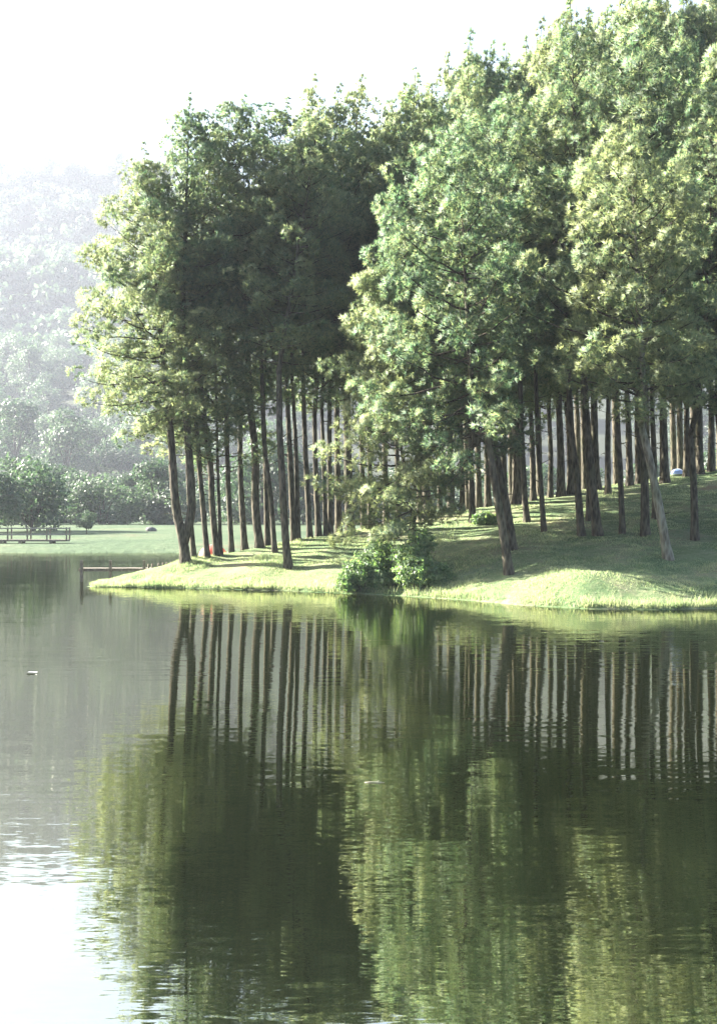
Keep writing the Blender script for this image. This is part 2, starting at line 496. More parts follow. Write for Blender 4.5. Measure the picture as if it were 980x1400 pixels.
def pine_crown(H, R, seed, limbs=46, shape='round', k=17, width=0.0155, size=0.235, side_bias=None, pads=1.25, pad_r=0.56, lo_droop=0.0):
    """a pine crown H tall and about R wide whose axis runs up local +Z from the origin: limbs that carry
    rounded pads of needle tufts; returns foliage (V, faces) and a mesh builder holding the limbs"""
    global rng
    keep = rng
    rng = np.random.default_rng(seed)
    mb = MB()
    C, D, S, O = [], [], [], []

    def pad(c, rad, out):
        m = max(5, int(26 * (rad / 0.5) ** 1.6))
        q = unit(rng.normal(0, 1, (m, 3)) + np.array([0, 0, 0.30]) + out * 0.25)
        O.append(q)
        pos = c + q * rad * rng.uniform(0.62, 1.0, (m, 1)) * np.array([1, 1, 0.72])
        C.append(pos); D.append(unit(q + np.array([0, 0, 0.35]))); S.append(size * rng.uniform(0.75, 1.25, m))

    az = rng.uniform(0, 6.28)
    for i in range(limbs):
        t = (i + rng.uniform(0.0, 0.9)) / limbs
        az += 2.4 + rng.normal(0, 0.35)
        if shape == 'round':
            prof = 0.55 + 0.45 * math.sin(math.pi / 2 * min(1, (t + 0.05) / 0.35)) if t < 0.35 else 1 - ((t - 0.35) / 0.66) ** 1.8 * 0.90
        elif shape == 'cone':
            prof = 0.78 + 0.22 * t / 0.2 if t < 0.2 else max(0.1, 1 - ((t - 0.2) / 0.82) ** 1.25 * 0.90)
        else:
            prof = 0.6 + 0.4 * t / 0.45 if t < 0.45 else max(0.12, 1 - ((t - 0.45) / 0.56) ** 1.7 * 0.88)
        L = R * prof * rng.uniform(0.6, 1.08)
        if side_bias is not None:
            ba, bs = side_bias
            L *= 1 + bs * math.cos(az - ba) * (1 - 0.5 * t)
        el = math.radians(-2 + 42 * t ** 1.3 + rng.normal(0, 8)) - lo_droop * (1 - t) ** 3
        h = np.array([math.cos(az), math.sin(az), 0.0])
        z0 = t * H * 0.95
        ns = 7
        u = np.linspace(0, 1, ns)
        rise = L * (np.sin(el) * u + 0.22 * u ** 2.4)
        P = np.stack([h[0] * L * u * math.cos(el), h[1] * L * u * math.cos(el), z0 + rise], -1)
        P[1:-1] += rng.normal(0, 0.03 * L / 3, (ns - 2, 3))
        mb.tube(P, np.linspace(0.014 + 0.011 * L, 0.007, ns), n=5, cap=False)
        npad = max(2, int(round(L * pads + rng.uniform(-0.4, 0.6))))
        for q in range(npad):
            w = 1.0 if q == 0 else rng.uniform(0.22, 0.95)
            f = w * (ns - 1); a = int(min(f, ns - 2)); p0 = P[a] + (P[a + 1] - P[a]) * (f - a)
            tl = unit(P[a + 1] - P[a])
            side = unit(np.cross(tl, [0, 0, 1])) * (1 if q % 2 else -1)
            off = rng.uniform(0.15, 0.85) * (0.35 + 0.65 * w) * min(1.0, L / 2.5) if q else 0.0
            c = p0 + side * off + tl * rng.uniform(0, 0.3) + np.array([0, 0, rng.uniform(0.05, 0.35)])
            if q:
                mb.tube(np.stack([p0, (p0 + c) / 2 + np.array([0, 0, -0.04]), c]), [0.012, 0.009, 0.005], n=3, cap=False)
            pad(c, pad_r * rng.uniform(0.62, 1.3) * (1.0 if t < 0.8 else 0.7), h)
    # leader with whorls of upright shoots
    mb.tube(np.array([[0, 0, H * 0.85], [0, 0, H * 1.07]]), [0.03, 0.012], n=4, cap=False)
    for q in range(9):
        t = 0.88 + 0.19 * q / 8; sp = 0.22 * (1.09 - t) / 0.2
        pad(np.array([rng.normal(0, sp), rng.normal(0, sp), H * t]), pad_r * (0.62 - 0.045 * q), np.array([0, 0, 0.5]))
    C, D, S, O = np.concatenate(C), np.concatenate(D), np.concatenate(S), np.concatenate(O)
    # new candles standing above the pads
    for q in range(60):
        j = rng.integers(0, len(C))
        if C[j][2] > 0.4 * H:
            d = np.array([rng.normal(0, .12), rng.normal(0, .12), 1.0])
            mb.tube(np.stack([C[j] - d * 0.1, C[j] + d * size * 1.25]), [0.014, 0.008], n=3, cap=False)
    V, Q, NR = needles(C, D, S, k, width, O)
    rng = keep
    return V, Q, mb, NR


def crown_meshes(name, *a, **kw):
    V, Q, mb, NR = pine_crown(*a, **kw)
    fm = mesh_np(name + '_foliage', V, Q, True, M_NEEDLE)
    fm.normals_split_custom_set_from_vertices(NR.astype(np.float32))
    return fm, mb.mesh(name + '_limbs', M_LIMB, True)


# shared crowns for the trees standing inside the grove, all 12 m tall and 3 m in radius
PROTO = [crown_meshes('crown%d' % i, 12.0, 3.0, 100 + i, limbs=[50, 56, 46, 54, 50, 58, 48][i],
                      shape=['round', 'cone', 'open', 'round', 'open', 'round', 'cone'][i]) for i in range(7)]


def frame_rot(d):
    return Vector(d).to_track_quat('Z', 'X')


def smooth_path(P, n):
    """Catmull-Rom through P"""
    P = np.asarray(P, dtype=float)
    if len(P) < 3:
        s = np.linspace(0, 1, n)[:, None]
        return P[0] * (1 - s) + P[-1] * s
    Q = np.vstack([2 * P[0] - P[1], P, 2 * P[-1] - P[-2]])
    out = []
    m = len(P) - 1
    for k in range(n):
        u = k / (n - 1) * m
        i = min(int(u), m - 1); t = u - i
        p0, p1, p2, p3 = Q[i], Q[i + 1], Q[i + 2], Q[i + 3]
        out.append(0.5 * ((2 * p1) + (p2 - p0) * t + (2 * p0 - 5 * p1 + 4 * p2 - p3) * t ** 2 + (3 * p1 - p0 - 3 * p2 + p3) * t ** 3))
    return np.array(out)


def trunk_tube(mb, P, r0, r1, n=20, flare=True, stubs=0, mbs=None):
    L = np.linspace(0, 1, len(P))
    R = r0 * (1 - L) ** 0.75 + r1 * L ** 0.6 if False else r0 + (r1 - r0) * L ** 0.9
    if flare:
        z = np.linalg.norm(P - P[0], axis=1)
        R = R * (1 + 0.45 * np.exp(-z / 0.35))
    mb.tube(P, R, n=10, cap=True, wob=0.035)
    for q in range(stubs):                                   # snapped dead branches
        u = rng.uniform(0.18, 0.62); k = int(u * (len(P) - 1))
        a = rng.uniform(0, 6.28); l = rng.uniform(0.15, 0.9) * (0.4 + u)
        d = np.array([math.cos(a), math.sin(a), rng.uniform(-0.15, 0.45)])
        mbs.tube(np.stack([P[k], P[k] + d * l * 0.6, P[k] + d * l + np.array([0, 0, rng.uniform(-.1, .15)])]), [0.028, 0.018, 0.007], n=4, cap=False)


def pine(base, stems, width_px, label, group=None, protos=None, hero=None, bark=None, Y=None, stubs=7, ground=None):
    """base: photo pixel of the trunk foot; stems: list of dicts with
    pts (pixels up the trunk), crown_y (pixel row where foliage starts), top (pixel), r (crown radius in pixels)"""
    if ground is None:
        g = ground_at(*base) if Y is None else None
        if Y is not None:
            X = (base[0] - PW / 2) * Y / F
            g = np.array([X, Y, float(height(X, Y))])
    else:
        g = ground
    Yb = g[1]; m = Yb / F
    root = empty('pine_tree', g)
    tag(root, label, 'tree', group)
    bmat = bark or M_BARK
    tr = MB(); brs = MB(); single = group is None; stubs_ = []
    rad = width_px * m / 2
    sway = rng.normal(0, 0.25, 2)
    for si, s in enumerate(stems):
        pts = [g + np.array([0, 0, -0.25])] if not s.get('from') else [px2w(*s['from'], Yb)]
        for (px, py) in s.get('pts', []):
            pts.append(px2w(px, py, Yb))
        cb = px2w(s['crown'][0], s['crown'][1], Yb); tp = px2w(s['top'][0], s['top'][1], Yb)
        fw = s.get('fwd', (sway[0], sway[0] + sway[1]))       # lean towards or away from the lake
        cb[1] += fw[0]; tp[1] += fw[1]
        pts.append(cb)
        P = smooth_path(np.array(pts), 22)
        Lc = np.linalg.norm(tp - cb)
        d = (tp - cb) / Lc
        # trunk below the crown, then on along the crown axis to its top
        r0 = rad * s.get('w', 1.0)
        rc = r0 * 0.68
        Pl = np.vstack([P, [cb + d * Lc * u for u in (0.12, 0.3, 0.5, 0.7, 0.85, 0.97)]])
        dist = np.concatenate([[0], np.cumsum(np.linalg.norm(np.diff(Pl, axis=0), axis=1))])
        low = dist[len(P) - 1]
        R = np.where(dist <= low, r0 + (rc - r0) * dist / low, np.maximum(0.025, rc * (1 - (dist - low) / (dist[-1] - low + .01)) ** 0.8))
        if not s.get('from'):
            R = R * (1 + 0.38 * np.exp(-np.maximum(dist - 0.25, 0) / 0.3))
        tr.tube(Pl - g, R, n=10, cap=True, wob=0.03)
        for q in range(stubs):
            u = rng.uniform(0.25, 0.98); k = int(u * (len(P) - 1)); a = rng.uniform(0, 6.28); l = rng.uniform(0.2, 1.1) * (0.3 + u)
            dd = np.array([math.cos(a), math.sin(a), rng.uniform(-0.15, 0.5)])
            p0 = P[k] - g
            br = MB() if single else brs
            br.tube(np.stack([p0, p0 + dd * l * 0.6, p0 + dd * l + np.array([0, 0, rng.uniform(-.15, .1)])]), [0.03, 0.018, 0.007], n=4, cap=False)
            if single: stubs_.append(br.mesh('dead_branch', M_BARK, True))
        Rm = s['r'] * m
        if s.get('hero'):
            fol, limb = crown_meshes('hero_crown', Lc, Rm, s.get('seed', 1), **s['hero'])
            sc = (1, 1, 1)
        else:
            fol, limb = PROTO[s.get('proto', 0) % len(PROTO)]
            sc = (Rm / 3.0, Rm / 3.0, Lc / 12.0)
        q = frame_rot(d)
        spin = Vector((0, 0, 1)); 
        from mathutils import Quaternion
        qq = q @ Quaternion((0, 0, 1), 0 if s.get('hero') else random.uniform(0, 6.28))
        if s.get('hero'):                        # keep the crown's azimuths in world axes
            qq = Vector((0, 0, 1)).rotation_difference(Vector(d))
        c = obj('crown', fol, root); c.location = Vector(cb - g); c.rotation_mode = 'QUATERNION'; c.rotation_quaternion = qq; c.scale = sc
        b = tag(obj('branches', limb, root), kind='stuff'); b.location = c.location; b.rotation_mode = 'QUATERNION'; b.rotation_quaternion = qq; b.scale = sc
    t = obj('trunk', tr.mesh('trunk', bmat, True), root)
    for sm in stubs_: obj('dead_branch', sm, t)
    if brs.n:
        tag(obj('dead_branches', brs.mesh('dead_branches', M_BARK, True), t), kind='stuff')
    return root


HERO = dict(limbs=60, k=17, width=0.0145, size=0.225)
PI = math.pi

# --- trees one can single out
pine((254, 768), [
    dict(pts=[(250, 738), (240, 690), (234, 600)], crown=(231, 575), top=(198, 222), r=112, seed=31,
         hero=dict(HERO, limbs=105, shape='cone', side_bias=(PI, 0.15), lo_droop=0.3)),
    dict(**{'from': (252, 742)}, pts=[(262, 690), (257, 600)], crown=(249, 470), top=(258, 152), r=88, w=0.9, seed=32, hero=dict(HERO, shape='cone')),
], 14, 'tall pine forking near the ground into a V at the tip of the grassy bank', bark=M_BARK)
pine((284, 758), [dict(pts=[(278, 700), (270, 600)], crown=(262, 440), top=(290, 185), r=72, proto=2)], 8,
     'slim pine just beside the forked pine, left one of a touching pair', bark=M_BARK)
pine((297, 757), [dict(pts=[(290, 690), (288, 640), (279, 570)], crown=(264, 430), top=(330, 152), r=85, seed=33, hero=dict(HERO, shape='open'))], 9.5,
     'pine with a kinked trunk, right one of a touching pair beside the forked pine')
pine((317, 753), [dict(pts=[(312, 660), (310, 560)], crown=(313, 410), top=(352, 190), r=70, proto=4)], 7.5,
     'slender straight pine just right of the pink tent')
pine((356, 745), [dict(pts=[(349, 690), (349, 620), (341, 540)], crown=(338, 410), top=(392, 160), r=88, proto=3)], 12,
     'stout pine with a wavy trunk on the sunlit crest')
pine((376, 755), [dict(pts=[(370, 680), (361, 600)], crown=(356, 470), top=(375, 240), r=78, proto=0)], 7.5,
     'thin leaning pine in front of the wavy trunked pine')
pine((395, 777), [dict(pts=[(390, 730), (385, 640), (382, 580)], crown=(380, 500), top=(432, 150), r=78, fwd=(0.9, 2.2), seed=34, hero=dict(HERO, limbs=70, shape='round'))], 11.5,
     'lone pine standing forward on the sunlit lawn near the water')
pine((479, 730), [dict(pts=[(476, 650)], crown=(474, 540), top=(490, 185), r=95, proto=5)], 13.5,
     'thick trunked pine in the grove left of the waterside shrubs')
# the big leaning pines over the shaded hollow
pine((697, 785), [dict(pts=[(688, 730), (676, 660), (664, 590)], crown=(650, 610), top=(628, 165), r=140, fwd=(0.3, 1.6), seed=41,
     hero=dict(HERO, limbs=100, shape='round', side_bias=(PI, 0.28), lo_droop=0.55))], 13,
     'big leaning pine with low sweeping boughs above the waterside shrubs')
pine((702, 752), [dict(pts=[(694, 700), (682, 640)], crown=(668, 540), top=(700, 120), r=118, fwd=(1.0, 2.4), seed=42, hero=dict(HERO, limbs=70, shape='round', side_bias=(PI, 0.2)))], 12,
     'dark pine close behind the big leaning pine')
pine((646, 716), [dict(pts=[(644, 650)], crown=(640, 545), top=(640, 92), r=105, seed=43, hero=dict(HERO, shape='cone'))], 10,
     'pine standing behind the small shrub at the foot of the slope')
pine((574, 772), [dict(pts=[(571, 750)], crown=(566, 722), top=(508, 385), r=104, fwd=(-0.9, -1.6), seed=44, hero=dict(HERO, limbs=74, pads=1.7, shape='cone', side_bias=(PI, 0.1), lo_droop=0.35))], 9,
     'short young pine with bright tufted branches down to the waterside shrubs')
pine((915, 765), [dict(pts=[(902, 700), (886, 620), (876, 578)], crown=(868, 575), top=(838, 225), r=122, fwd=(-2.0, -3.4), seed=45,
     hero=dict(HERO, limbs=84, shape='round', side_bias=(PI, 0.25)))], 13,
     'pale trunked pine leaning left on the open shaded lawn', bark=M_BARK_PALE)
pine((950, 738), [dict(pts=[(948, 660), (944, 600)], crown=(943, 555), top=(965, 150), r=118, fwd=(-1.5, -3.0), seed=46, hero=dict(HERO, limbs=70, shape='round', side_bias=(PI, 0.2)))], 11,
     'upright grey trunked pine right of the leaning pale pine')
pine((744, 727), [dict(pts=[(739, 660), (735, 600)], crown=(731, 500), top=(752, 70), r=92, proto=1)], 7.5,
     'thin pine bowed slightly left alone on the striped lawn')
pine((721, 714), [dict(pts=[(716, 660)], crown=(712, 520), top=(708, 160), r=80, proto=4)], 9,
     'short trunked pine between the dark pine and the thin bowed one')
pine((795, 733), [dict(pts=[(789, 660), (781, 590)], crown=(776, 500), top=(772, 120), r=95, proto=0)], 10.5,
     'left one of two dark pines leaning side by side on the slope')
pine((818, 732), [dict(pts=[(809, 660), (802, 580)], crown=(797, 500), top=(778, 40), r=110, seed=47, hero=dict(HERO, shape='round', side_bias=(PI, 0.15)))], 13.5,
     'right one of two dark pines leaning side by side on the slope')
pine((851, 730), [dict(pts=[(848, 650), (845, 590)], crown=(843, 520), top=(850, 80), r=85, proto=2)], 8.5,
     'thin mossy pine between the leaning pair and the pale leaning pine')
pine((882, 732), [dict(pts=[(881, 660), (879, 590)], crown=(877, 500), top=(872, 20), r=118, proto=3)], 12.5,
     'straight dark pine directly behind the pale leaning pine')

# --- the rest of the grove: alike trunks crowding the crest
GROVE = 'pines crowding the crest of the bank'


def glabel(bx, w):
    size = 'thin' if w < 9 else 'stout' if w > 11 else 'medium'
    place = ('just behind the forked pine and the pink tent' if bx < 320 else 'on the crest beside the wavy trunked pine' if bx < 380 else
             'close behind the lone forward pine' if bx < 430 else 'in the row behind the thick trunked pine' if bx < 510 else
             'on the crest behind the waterside shrubs' if bx < 640 else 'on the crest behind the big leaning pine' if bx < 715 else
             'on the crest behind the thin bowed pine' if bx < 790 else 'on the crest behind the dark leaning pair' if bx < 850 else
             'on the crest behind the pale leaning pine' if bx < 920 else 'on the crest beside the pale blue tent' if bx < 980 else
             'in the grove beyond the upright grey trunked pine')
    return '%s dark pine trunk and crown %s' % (size, place), GROVE + ', ' + size + ', ' + place


rows = [  # base x, base y, crown x, crown y, top x, top y, width, radius
    (266, 763, 256, 625, 250, 330, 8, 95), (302, 750, 298, 640, 290, 330, 6, 85), (335, 745, 327, 590, 335, 300, 9.5, 85),
    (366, 742, 360, 560, 372, 260, 9, 70), (402, 738, 392, 540, 410, 200, 9, 85), (408, 737, 398, 560, 440, 220, 7, 80),
    (424, 735, 414, 560, 428, 132, 8.5, 80), (436, 733, 430, 560, 462, 150, 9, 90), (446, 731, 440, 570, 452, 260, 7, 70),
    (452, 729, 452, 560, 492, 132, 8, 85), (463, 727, 460, 540, 520, 175, 10, 90), (497, 723, 493, 560, 500, 260, 8, 80),
    (506, 720, 503, 560, 548, 150, 8, 85), (528, 717, 524, 560, 540, 240, 9, 85), (545, 714, 542, 550, 566, 128, 8, 88),
    (585, 708, 582, 560, 590, 150, 13, 95), (601, 703, 598, 560, 612, 110, 7, 90), (617, 700, 614, 540, 640, 82, 12, 95),
    (632, 698, 630, 540, 668, 95, 8, 90), (667, 692, 664, 540, 690, 98, 10, 95), (690, 690, 688, 540, 720, 84, 10, 95),
    (707, 688, 705, 530, 738, 64, 15, 98), (729, 684, 727, 530, 760, 60, 9, 90), (752, 680, 750, 530, 776, 28, 8, 92),
    (767, 678, 764, 520, 800, 55, 12, 95), (780, 675, 777, 520, 820, 48, 11, 95), (805, 712, 800, 520, 812, 110, 9, 90),
    (815, 668, 812, 510, 845, 30, 13, 98), (831, 676, 829, 510, 868, 14, 9, 95), (861, 664, 858, 500, 898, 8, 10, 100),
    (874, 661, 872, 500, 905, 22, 10, 95), (896, 710, 890, 510, 925, 60, 9, 95), (909, 660, 907, 500, 938, 16, 13, 100),
    (938, 652, 936, 490, 955, 14, 9, 95), (957, 648, 955, 490, 978, 18, 11, 100), (972, 644, 970, 480, 1000, 10, 10, 100),
    (988, 720, 984, 520, 1005, 60, 11, 110), (1012, 740, 1006, 540, 1010, 90, 12, 115), (1040, 690, 1036, 500, 1050, 0, 12, 115), (1075, 730, 1070, 520, 1080, 20, 12, 120),
    (1110, 700, 1104, 500, 1120, -20, 12, 120),
]
for i, (bx, by, cx, cyy, tx, ty, w, r) in enumerate(rows):
    cyy += 32 if bx > 560 else random.uniform(-75, 25) if bx > 380 else 0
    glab, ggrp = glabel(bx, w)
    pine((bx, by), [dict(pts=[((bx + cx) / 2 + random.uniform(-2, 2), (by + cyy) / 2)], crown=(cx, cyy), top=(tx, ty), r=r, proto=i)], w, glab, ggrp, stubs=4)
# deeper in, rooted on the slope that falls away behind the crest
BLAB = 'pine rooted out of sight beyond the crest, only upper trunk and crown showing'
for i, (bx, Y) in enumerate([(575, 76), (640, 78), (655, 75), (700, 80), (738, 78), (792, 82), (800, 79), (843, 83), (885, 81), (922, 86), (930, 82), (948, 84), (984, 84), (1020, 82)]):
    X = (bx - PW / 2) * Y / F; z = float(height(X, Y))
    by = HORIZON - (z - CAMZ) * F / Y
    tx = bx + random.uniform(-10, 25); ty = np.interp(tx, [560, 640, 700, 775, 870, 1000], [140, 100, 100, 60, 30, 30]) + random.uniform(0, 40)
    pine((bx, by), [dict(pts=[], crown=(bx - 4, by - 165), top=(tx, ty), r=82, proto=i + 3)], 9.5, BLAB, 'pines beyond the crest', stubs=4, ground=np.array([X, Y, z]))

# ------------------------------------------------------------------ shrubs
def leaf_cloud(lobes, n, size, seed, up=0.3):
    r = np.random.default_rng(seed)
    lob = np.array(lobes, dtype=float)
    pick = r.choice(len(lob), n, p=lob[:, 3] ** 2 / np.sum(lob[:, 3] ** 2))
    d = unit(r.normal(0, 1, (n, 3)))
    rad = r.uniform(0.55, 1.05, n) ** 0.6
    bump = 1 + 0.16 * np.sin(d[:, 0] * 7 + pick) * np.sin(d[:, 1] * 8 + 2) + 0.12 * np.sin(d[:, 2] * 11 + pick)
    C = lob[pick, :3] + d * (lob[pick, 3] * rad * bump)[:, None] * np.array([1, 1, 0.85])
    nrm = unit(d + r.normal(0, 0.6, (n, 3)) + np.array([0, 0, up]))
    a = unit(np.cross(nrm, r.normal(0, 1, (n, 3)))); b = np.cross(nrm, a)
    s = size * r.uniform(0.6, 1.4, n)[:, None]
    V = np.stack([C - a * s, C - b * s * 0.55, C + a * s, C + b * s * 0.55], 1).reshape(-1, 3)
    return V, np.arange(n * 4).reshape(n, 4)


def shrub(name, px, py, lobes, n, size, seed, label, mat=None, cat='shrub'):
    g = ground_at(px, py)
    root = empty(name, g)
    tag(root, label, cat)
    lob = [(l[0], l[1], l[2], l[3]) for l in lobes]
    V, Q = leaf_cloud(lob, n, size, seed)
    V[:, 2] = np.maximum(V[:, 2], height(V[:, 0] + g[0], V[:, 1] + g[1]) - g[2] - 0.02)
    obj('foliage', mesh_np('foliage', V, Q, False, mat or M_LEAF), root)
    mb = MB()
    r = np.random.default_rng(seed)
    for l in lob:
        for k in range(4):
            e = np.array(l[:3]) + r.normal(0, l[3] * 0.4, 3)
            mb.tube(np.stack([[l[0] * .4, l[1] * .4, -0.1], np.array([e[0] * .7, e[1] * .7, abs(e[2]) * .6 + .05]), [e[0], e[1], abs(e[2]) + .1]]), [0.03, 0.02, 0.008], n=5, cap=False)
    obj('stems', mb.mesh('stems', M_BARK, True), root)
    return root


shrub('waterside_shrub', 505, 806, [(-0.5, 0.2, 0.6, 0.75), (0.2, 0.5, 1.0, 0.85), (-0.9, -0.1, 0.3, 0.5), (0.5, 0.1, 0.45, 0.7), (0.5, 0.9, 1.5, 0.7)], 9000, 0.07, 61,
      'bright leafy shrub spilling over the water edge, sunlit on one side')
shrub('waterside_shrub', 568, 806, [(0, 0.3, 0.7, 0.9), (0.7, 0.3, 0.5, 0.8), (-0.2, 0.7, 1.3, 0.75), (0.3, 1.0, 1.9, 0.6), (1.2, 0.2, 0.3, 0.6)], 9500, 0.07, 62,
      'dark leafy shrub in shade over the water, beside the sunlit shrub')
shrub('small_shrub', 662, 718, [(0, 0, 0.35, 0.4), (0.35, 0.1, 0.3, 0.35), (-0.3, 0.1, 0.3, 0.33)], 1200, 0.08, 63,
      'small round leafed shrub beside the big leaning pine on the slope')

# ------------------------------------------------------------------ grass
def blades(X, Y, Z, hgt, wid, lean, r):
    n = len(X)
    a = r.uniform(0, 2 * PI, n)
    side = np.stack([np.cos(a), np.sin(a), np.zeros(n)], -1) * wid[:, None]
    tip = np.stack([r.normal(0, lean, n) * hgt, r.normal(0, lean, n) * hgt, hgt], -1)
    B = np.stack([X, Y, Z - 0.01], -1)
    V = np.stack([B - side, B + side, B + tip], 1).reshape(-1, 3)
    return V, np.arange(n * 3).reshape(n, 3)


r = np.random.default_rng(5)
n = 260000
X = r.uniform(-13, 24, n); yf = PEN(X, 1); yc = PEN(X, 2)
Y = yf + (yc + 2 - yf) * r.uniform(0, 1, n) ** 1.35
Z = height(X, Y)
clump = vnoise(X * 1.7, Y * 1.7, 21) + 0.6 * vnoise(X * 5, Y * 5, 22)
keep = (Z > 0.02) & (np.abs(X) < Y * 0.30) & (clump > -0.35 + r.normal(0, 0.35, n))
X, Y, Z, clump = X[keep], Y[keep], Z[keep], clump[keep]
h = (0.04 + 0.085 * np.clip(clump, 0, 1.6)) * r.uniform(0.5, 1.6, len(X))
V, T = blades(X, Y, Z, h, np.full(len(X), 0.012), 0.5, r)
tag(obj('lawn_grass', mesh_np('lawn_grass', V, T, False, M_GRASSBLADE)), 'short grass covering the sloping bank', 'grass', kind='stuff')
n = 5200
cx = r.uniform(-12, 15, 150); ci = r.integers(0, 150, n)
X = cx[ci] + r.normal(0, 0.16, n); Y = PEN(X, 1) + np.abs(r.normal(0.12, 0.16, n)); Z = np.maximum(height(X, Y), -0.03)
h = r.uniform(0.12, 0.42, n) * (0.5 + 0.7 * r.random(150)[ci])
V, T = blades(X, Y, Z, h, np.full(n, 0.012), 0.35, r)
tag(obj('shore_grass', mesh_np('shore_grass', V, T, False, M_GRASSBLADE)), 'longer grass tufts fringing the water line', 'grass', kind='stuff')

# ------------------------------------------------------------------ jetty, stakes, tents, small things
jY = 64.8
jx = lambda p: (p - PW / 2) * jY / F
jr = empty('wooden_jetty', (jx(150), jY, 0))
tag(jr, 'low wooden jetty with three square posts off the tip of the bank', 'jetty')
zd = CAMZ + (HORIZON - 778) * jY / F
for k, p in enumerate((113, 152, 198)):
    mb = MB(); mb.box((jx(p) - jx(150), -0.22, (1.05 - 1.0) / 2 ), (0.14, 0.14, 2.05), 0.05 * k, 0.96); obj('post', mb.mesh('post', M_WOOD), jr)
nplank = 30
x0, x1 = jx(108) - jx(150), jx(248) - jx(150)
mb = MB(); mb.box((0, 0, 0), ((x1 - x0) / nplank - 0.012, 0.9, 0.035)); pl = mb.mesh('plank', M_WOOD)
for k in range(nplank):
    o = obj('plank', pl, jr); o.location = (x0 + (k + .5) * (x1 - x0) / nplank, 0.34, zd + 0.02 + random.uniform(-.004, .004))
mb = MB(); mb.box(((x0 + x1) / 2, -0.06, zd - 0.06), (x1 - x0, 0.06, 0.11)); mb.box(((x0 + x1) / 2, 0.7, zd - 0.06), (x1 - x0, 0.06, 0.11)); obj('beam', mb.mesh('beam', M_WOOD), jr)

for k, p in enumerate((203, 208, 217, 223, 228, 234, 239)):
    Y = 64.0 + 0.25 * k; X = (p - PW / 2) * Y / F; z = float(height(X, Y))
    zt = CAMZ + (HORIZON - (770.5 - k * 0.6)) * Y / F
    mb = MB(); mb.tube([[0, 0, -0.2], [0.0, 0, zt - z - 0.03], [0.02, 0, zt - z]], [0.05, 0.047, 0.02], n=7)
    o = obj('wooden_stake', mb.mesh('wooden_stake', M_WOOD), None, (X, Y, z))
    tag(o, 'short wooden stake in the row between the jetty and forked pine', 'stake', 'stakes between jetty and forked pine')


def dome_tent(name, loc, w, d, hgt, mat, label, trim):
    root = empty(name, loc); tag(root, label, 'tent')
    th = np.linspace(0, 2 * PI, 25)[:-1]; ph = np.linspace(0, PI / 2, 9)
    V = []
    for p in ph:
        for a in th:
            sag = 1 - 0.06 * abs(math.sin(2 * a)) * math.cos(p)
            V.append((w / 2 * math.cos(a) * math.cos(p) ** 0.8 * sag, d / 2 * math.sin(a) * math.cos(p) ** 0.8 * sag, hgt * math.sin(p)))
    nn = 24; i = np.arange(8)[:, None] * nn; j = np.arange(nn)[None, :]; j2 = (j + 1) % nn
    Q = np.stack([i + j, i + j2, i + nn + j2, i + nn + j], -1).reshape(-1, 4)
    obj('shell', mesh_np('shell', V, Q, True, mat), root)
    for a0 in (PI / 4, 3 * PI / 4):
        mb = MB(); s = np.linspace(-1, 1, 19)
        P = [(w / 2 * math.cos(a0) * np.sign(u) * math.cos((1 - abs(u)) * PI / 2) ** 0.8 * 1.01, d / 2 * math.sin(a0) * np.sign(u) * math.cos((1 - abs(u)) * PI / 2) ** 0.8 * 1.01, hgt * 1.01 * math.sin((1 - abs(u)) * PI / 2)) for u in s]
        mb.tube(P, np.full(19, 0.012), n=5); obj('pole', mb.mesh('pole', trim, True), root)
    mb = MB(); mb.tube([(0.25 * w * math.sin(u), -d / 2 * 0.80 + 0.10 * (1 - math.cos(u)) * d, max(0.02, 0.55 * hgt * math.cos(u))) for u in np.linspace(-1.5, 1.5, 13)], np.full(13, 0.012), n=5)
    obj('door_zip', mb.mesh('door_zip', trim, True), root)
    return root


gX, gY = (291 - PW / 2) * 66.5 / F, 66.5
dome_tent('dome_tent', (gX, gY, float(height(gX, gY))), 1.5, 1.3, 0.72, M_PINK, 'pink dome tent behind the pair of pines on the crest', M_WHITE)
gX, gY = (926 - PW / 2) * 77.5 / F, 77.5
dome_tent('dome_tent', (gX, gY, float(height(gX, gY))), 0.8, 0.8, 0.30, M_BLUE, 'small pale blue dome tent glimpsed between trunks on the high crest', M_WHITE)

# floating things
Y = 28.7
mb = MB(); th = np.linspace(0, 2 * PI, 9)[:-1]
V = [(0.10 * math.cos(a), 0.05 * math.sin(a), 0.012 + 0.02 * abs(math.sin(a))) for a in th] + [(0, 0, 0.006), (0.14, 0, 0.03)]
T = [[k, (k + 1) % 8, 8] for k in range(8)] + [[0, 9, 1]]
o = obj('floating_leaf', mesh_np('floating_leaf', V, np.array(T), True, M_WHITE), None, ((43 - PW / 2) * Y / F, Y, 0.004))
tag(o, 'small pale curled leaf floating on open water under the hazy hill', 'leaf')
Y = 17.25
mb = MB(); mb.tube([(-0.13, 0, 0.004), (-0.04, 0.008, 0.010), (0.05, -0.004, 0.008), (0.13, 0.006, 0.004)], [0.004, 0.006, 0.005, 0.003], n=6)
mb.tube([(0.03, 0, 0.01), (0.06, 0.02, 0.03)], [0.004, 0.002], n=4)
o = obj('floating_stick', mb.mesh('floating_stick', M_DEADLEAF, True), None, ((512 - PW / 2) * Y / F, Y, 0.0))
tag(o, 'thin bleached stick floating on the dark pine reflection', 'stick')

